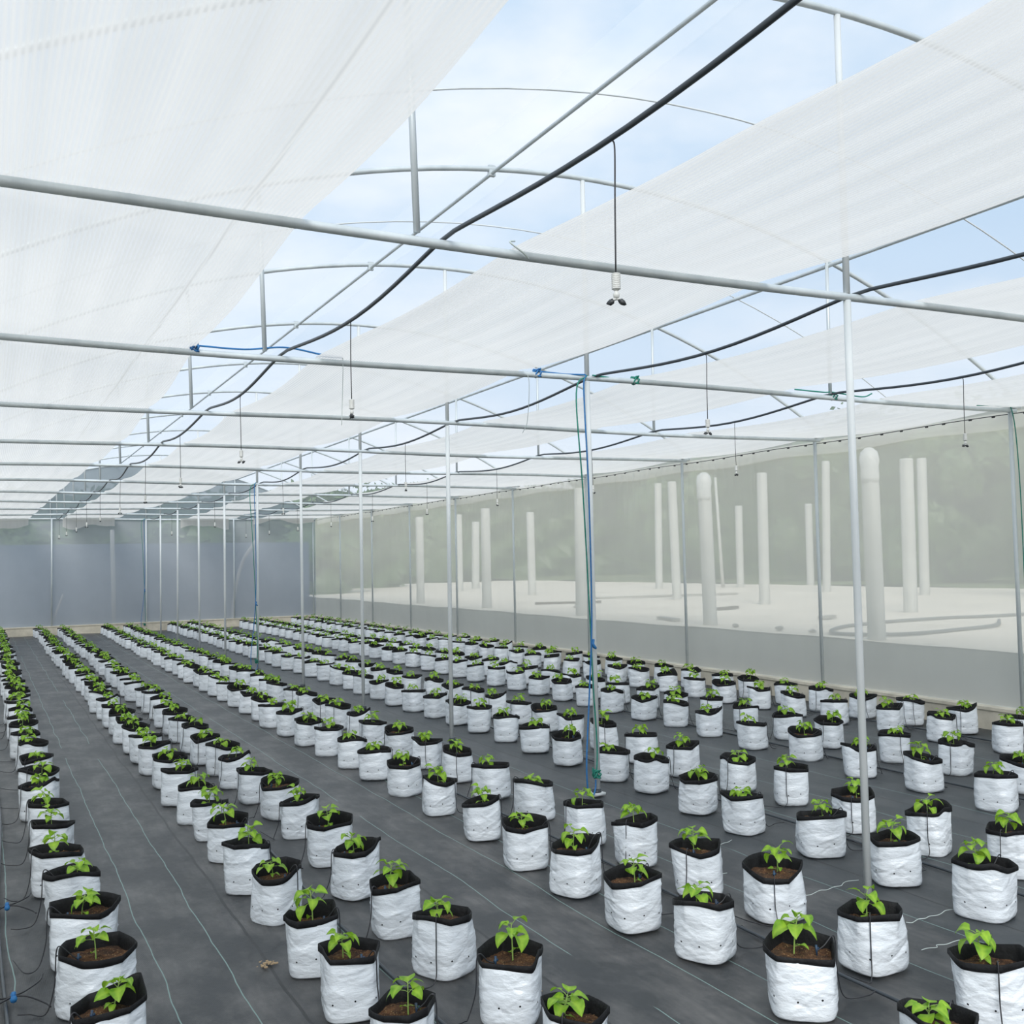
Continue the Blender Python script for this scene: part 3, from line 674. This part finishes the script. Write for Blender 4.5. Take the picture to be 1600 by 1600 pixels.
# small connectors where four drip tubes leave the left floor pipe
for i, (y) in enumerate((.72, 1.95)):
    c = empty('tube_connector', (-3.83, y, .012), ['blue four-way connector on the left floor pipe at the bottom left', 'blue four-way connector on the left floor pipe, second from the front'][i], 'connector')
    g = G(); g.add(*tube([(0, -.02, .012), (0, .03, .012)], .013, 8)); g.add(*tube([(0, 0, .01), (0, 0, .035)], .008, 8)); g.build('fitting', MBLUE, c)
    for a, b in (((-.05, .02), (-.2, .16)), ((-.05, -.03), (-.2, -.15)), ((.04, .05), (.10, .17)), ((.05, -.01), (.11, -.08))):
        g = G(); g.add(*tube(smooth_path([(0, 0, .02), (a[0], a[1], .012), (b[0], b[1], 0), (b[0]*1.15, b[1]*1.5, -.004)], 6), .0036, 6)); g.build('drip_tube', MTHIN, c)

# ================================================================== OUTSIDE, SEEN THROUGH THE NETS
SZ = .63
g = G(); g.add(*box(5.72, 6.0, -20, 45, -.1, SZ-.01)); o = g.build('cement_retaining_wall', MWALLC, smooth=False); o['kind'] = 'structure'
rsn = np.random.RandomState(4)
def slab_fn(u, v):
    x = 5.70+16*u; y = -20+80*v
    return (x, min(y, 45), SZ+.012*math.sin(x*3.1+y)*math.sin(y*1.7))
g = G(); g.add(*grid(60, 140, slab_fn)); g.build('building_slab', MSLAB)['kind'] = 'structure'
g = G(); g.add(*grid(30, 60, lambda u, v: (21.7+30*u, -20+90*v, SZ+.02+.05*math.sin(u*40+v*60)))); 
MGRASS = simple('grass_ground', (.20, .24, .10), 1, 0, (.12, .15, .06), 2, .02); g.build('grass_ground', MGRASS)['kind'] = 'structure'
COLS = [(6.14, 9.07, 6.09, 2.95, .17, 1, 'wrapped'), (5.90, 5.48, 5.88, 2.95, .17, 1, 'wrapped'), (11.14, 13.58, 11.17, 3.51, .18, 0, ''), (11.61, 17.4, 11.55, 3.62, .18, 0, ''), (10.8, 9.32, 10.83, 3.4, .19, 0, ''),
        (16.94, 14.35, 17.01, 4.07, .19, 0, ''), (16.65, 25.29, 16.71, 4.26, .2, 0, ''), (18.88, 23.72, 18.9, 3.41, .2, 0, ''), (21.41, 23.07, 21.42, 3.46, .2, 0, ''), (10.94, 23.85, 10.92, 3.17, .2, 0, ''),
        (13.04, 32.39, 13.09, 3.24, .25, 0, ''), (6.13, 12.95, 6.15, 3.06, .17, 1, ''), (6.2, 17.2, 6.2, 2.9, .18, 0, ''), (17.31, 18.09, 17.44, 4.36, .18, 0, ''), (11.3, 30.0, 11.3, 3.4, .2, 0, ''), (6.25, 21.3, 6.25, 2.9, .18, 0, '')]
CL = ['slab-edge column with a bulging plastic-wrapped top between the third and fourth wall posts', 'slab-edge column with a wrapped rounded top just right of the nearest centre post', 'tall concrete column alone in the middle of the slab', 'concrete column on the slab just left of the fourth wall post',
      'thick near concrete column, left one of the close pair on the right', 'farther concrete column, right one of the close pair on the right', 'thin far concrete column left of the fourth wall post', 'short far concrete column left of the lone tall one', 'short far concrete column at the grass edge near the third wall post',
      'concrete column seen through the pleated net, left of the second centre post', 'far pale column standing small through the pleated net', 'slab-edge column right behind the second centre post', 'slab-edge column behind the sixth wall post', 'concrete column half hidden behind the third wall post', 'far column beyond the pleated net, farthest to the left', 'slab-edge column nearest the back corner']
for i, (x, y, tx, zt, w_, rnd, wr) in enumerate(COLS):
    h = zt-SZ; e = empty('concrete_column', (x, y, SZ-.01), CL[i], 'column', 'concrete columns standing on the slab outside')
    ln = tx-x
    def cfn(prof):
        g = G(); v = []; n = 12
        for s, z in prof:
            for j in range(n):
                a = 2*PI*(j+.5)/n; c_, s__ = math.cos(a), math.sin(a); q = (abs(c_)**6+abs(s__)**6)**(-1/6)
                v.append((s*q*c_+ln*z/h, s*q*s__, z))
        f = [(i_*n+j, i_*n+(j+1) % n, (i_+1)*n+(j+1) % n, (i_+1)*n+j) for i_ in range(len(prof)-1) for j in range(n)]
        f.append(tuple((len(prof)-1)*n+j for j in range(n))); g.add(v, f); return g
    hw = w_/2
    cfn([(hw*1.04, 0), (hw, .3), (hw, h*.6), (hw*.97, h-.03), (hw*.9, h)]).build('shaft', MCOL, e)
    if rnd and wr:
        g = G(); g.add(*lathe([(hw*1.08, h-.36), (hw*1.35, h-.30), (hw*1.28, h-.16), (hw*1.45, h-.08), (hw*1.2, h+.02), (hw*.6, h+.07), (.01, h+.08)], 18, (ln, 0, 0))); g.build('plastic_wrap', MWRAP, e)
# thin leaning pole and hose on the slab, scattered boards
g = G(); g.add(*tube([(0, 0, 0), (-.12, 0, 2.3), (-.2, 0, 3.78)], [.06, .05, .045], 8)); tag(g.build('leaning_pole', MCOL, None, loc=(18.6, 24.3, SZ)), 'thin leaning pale pole on the slab right of a wrapped column', 'pole')
g = G(); g.add(*tube(smooth_path([(14, 7.2, SZ+.03), (10.5, 7.37, SZ+.03), (9.62, 7.55, SZ+.03), (8.15, 7.48, SZ+.03), (6.9, 7.1, SZ+.03), (6.02, 6.3, SZ+.03), (6.45, 5.65, SZ+.03), (7.5, 5.7, SZ+.03), (8.69, 5.96, SZ+.03), (9.6, 6.6, SZ+.03)], 8), .024, 8)); tag(g.build('slab_hose', simple('grey_hose', (.22, .22, .21), .7)), 'grey hose looped on the pale slab beyond the right net', 'hose')
rs2 = random.Random(8)
BL = ['long board lying far back on the slab beyond the fourth wall post', 'short board lying on the slab near the wrapped column', 'dark stick lying at the slab edge left of the fourth wall post', 'plank lying on the slab behind the pleated net', 'small offcut on the open slab right of the tall lone column']
for i, (x, y, a, ln) in enumerate(((12.5, 19, -.15, 4.2), (9.2, 12.5, .4, .9), (6.3, 10.4, 1.3, .8), (8.5, 17.5, -.3, 1.6), (8.4, 8.9, .2, .35))):
    g = G(); g.add(*box(-ln/2, ln/2, -.06, .06, 0, .05)); o = g.build('board', MTRUNK if i % 2 else MCON, None, False, (x, y, SZ+.012)); o.rotation_euler = (0, 0, a); tag(o, BL[i], 'board')
# loose rubble heap near the slab edge, as single stones
RB = ['lump of rubble at the slab edge below the wrapped column', 'lump of rubble at the slab edge right of the fourth wall post', 'flat stone at the slab edge between two wall posts', 'pale stone on the slab left of the second centre post']
for i, (x, y, s) in enumerate(((6.0, 8.3, .05), (6.05, 7.4, .06), (6.0, 6.7, .05), (7.6, 15.5, .12))):
    me = bpy.data.meshes.new('rubble'); import bmesh; bm = bmesh.new(); bmesh.ops.create_icosphere(bm, subdivisions=2, radius=s)
    for v in bm.verts: v.co *= 1+rs2.uniform(-.2, .2); v.co.z = max(v.co.z*.6, -.03)
    bm.to_mesh(me); bm.free(); me.materials.append(MCON); o = link('rubble', me, None, (x, y, SZ+.04)); tag(o, RB[i], 'stone')

# dark shade-cloth fence behind the back net, with pole and bent branch between
g = G(); g.add(*grid(120, 8, lambda u, v: (-20+25.5*u, 29.0+.04*math.sin(u*90), 2.42*v))); g.add(*box(-20, 5.5, 29.05, 29.1, 2.37, 2.43))
tag(g.build('cloth_fence', MDARK), 'dark blue-grey shade-cloth fence standing behind the back net wall', 'fence')
g = G(); g.add(*tube([(-.62, 27.5, 0), (-.67, 27.5, 2.8)], .06, 8)); tag(g.build('outdoor_pole', simple('pale_pole', (.50, .49, .45), .9)), 'pale pole behind the back net, left of the farthest centre post', 'pole')
g = G(); g.add(*tube(smooth_path([(2.72, 27.5, 0), (2.74, 27.5, .6), (2.86, 27.5, 1.3), (3.05, 27.5, 1.9), (3.42, 27.5, 2.45)], 6), .05, 8)); tag(g.build('bent_branch', simple('pale_branch', (.48, .46, .42), .9)), 'pale bent branch arching behind the back net near the corner', 'branch')
g = G(); g.add(*tube([(-2.3, 27.6, 0), (-1.95, 27.6, 1.0)], .03, 6)); tag(g.build('leaning_stick', simple('pale_stick', (.40, .38, .35), .9)), 'thin leaning stick low behind the back net at far left', 'stick')

def crown(seed, R_, H_, n, sz, m, z0):
    r = np.random.RandomState(seed)
    blobs = [(r.uniform(-.6, .6)*R_, r.uniform(-.6, .6)*R_, z0+r.uniform(.12, .85)*H_, r.uniform(.35, .6)*R_) for _ in range(13)]
    v = []; f = []
    for i in range(n):
        b = blobs[r.randint(len(blobs))]; d = r.normal(size=3); d /= np.linalg.norm(d); q = b[3]*r.uniform(.6, 1.05)
        c = np.array(b[:3])+d*q*np.array([1, 1, .8]); c[2] = max(c[2], .1)
        a = r.normal(size=3); a /= np.linalg.norm(a); bb = np.cross(a, d); bb /= np.linalg.norm(bb)+1e-9; s = sz*r.uniform(.6, 1.4)
        k = len(v); v += [c-a*s, c+bb*s*.45, c+a*s, c-bb*s*.45]; f.append((k, k+1, k+2, k+3))
    # dense inner mass so the crown is not see-through
    for b in blobs:
        k = len(v); nn = 7
        for j in range(nn+1):
            for i in range(10):
                th, ph = 2*PI*i/10, PI*j/nn; rr_ = b[3]*.72*(1+.15*math.sin(3*th+j)); v.append(np.array(b[:3])+rr_*np.array([math.sin(ph)*math.cos(th), math.sin(ph)*math.sin(th), math.cos(ph)]))
        f += [(k+j*10+i, k+j*10+(i+1) % 10, k+(j+1)*10+(i+1) % 10, k+(j+1)*10+i) for j in range(nn) for i in range(10)]
    g = G(); g.add(np.array(v), f); return g
def tree(x, y, z, R_, H_, m, label, seed, n=2600, sz=.14, grp=None):
    e = empty('broadleaf_tree', (x, y, z), label, 'tree', grp)
    g = G(); g.add(*tube([(0, 0, -.1), (.1, 0, H_*.4), (0, .1, H_*.75)], [.16, .12, .05], 8)); g.build('trunk', MTRUNK, e)
    g = crown(seed, R_, H_, n, sz, m, 0); me = g.mesh('crown', [m], False); link('crown', me, e)
TL = ['pale leafy tree nearest behind the right net, right of the wrapped column', 'broad dark tree at the right edge beyond the slab', 'dark tree beyond the slab behind the close pair of columns', 'dark tree beyond the slab behind the lone tall column',
      'dark tree beyond the slab behind the fourth wall post', 'grey-green tree far beyond the pleated net', 'grey-green tree farthest back along the slab']
TR = [(18.2, 9.9, 1.5, 3.3, 1), (24.5, 7.5, 2.6, 5.6, 0), (25, 14, 2.6, 5.4, 0), (25.5, 20.5, 2.6, 5.7, 0), (26, 27, 2.6, 5.6, 0), (24.5, 34, 2.8, 5.2, 0), (18, 47, 2.6, 4.3, 0)]
for i, (x, y, R_, H_, pale) in enumerate(TR):
    tree(x, y, SZ, R_, H_, MTREE2 if pale else MTREE, TL[i], 60+i, 3200 if not pale else 1700, .13 if not pale else .085, 'trees beyond the slab')
BT = ['leftmost bushy tree above the dark fence', 'bushy tree above the dark fence left of the centre posts', 'bushy tree above the dark fence behind the centre posts', 'bushy tree above the dark fence near the corner']
for i, x in enumerate((-7.5, -2.4, 2.2, 6.9)):
    tree(x, 33.5, 0 if x < 5 else SZ-.3, 2.0, 4.2 if x < 5 else 3.2, MTREE, BT[i], 90+i, 2600, .12, 'trees behind the dark fence')
# wooded bank closing the view behind the trees: one mass of leaves nobody could count
r = np.random.RandomState(77); v = []; f = []
def bank(px, py, ht, ht2, nl):
    """leafy bank between two ground points"""
    A, B = np.array(px, float), np.array(py, float); d = B-A; ln = np.linalg.norm(d); d /= ln; nrm = np.array([d[1], -d[0]])
    k0 = len(v); m = 90; q = 16
    for j in range(q):
        for i in range(m):
            t = i/(m-1); h_ = (ht+(ht2-ht)*t)*(1+.035*math.sin(t*23)+.02*math.sin(t*61+1)); a = PI*.5*j/(q-1)
            off = 2.2*math.cos(a)*(1+.25*math.sin(i*.9+j*1.7))
            p_ = A+d*ln*t-nrm*(2.2-off); v.append(np.array([p_[0], p_[1], h_*math.sin(a)+.12*math.sin(i*1.3+j*2.1)]))
    for j in range(q-1):
        for i in range(m-1): f.append((k0+j*m+i, k0+j*m+i+1, k0+(j+1)*m+i+1, k0+(j+1)*m+i))
    for _ in range(nl):
        b = v[k0+r.randint(m*q)]; c = b+r.normal(size=3)*.28; a = r.normal(size=3); a /= np.linalg.norm(a); bb = np.cross(a, r.normal(size=3)); bb /= np.linalg.norm(bb); s_ = r.uniform(.08, .22); k = len(v)
        v.extend([c-a*s_, c+bb*s_*.5, c+a*s_, c-bb*s_*.5]); f.append((k, k+1, k+2, k+3))
bank((32, -12), (32, 54), 8.0, 6.9, 9000)
bank((38, 52), (-24, 56), 6.7, 3.9, 5000)
bank((12.5, 39), (-24, 39), 4.3, 4.5, 7000)
g = G(); g.add(np.array(v), f); o = g.build('bushes', MTREE, None, False); tag(o, 'dense dark green bushes closing the view behind the trees outside', 'bushes', kind='stuff')
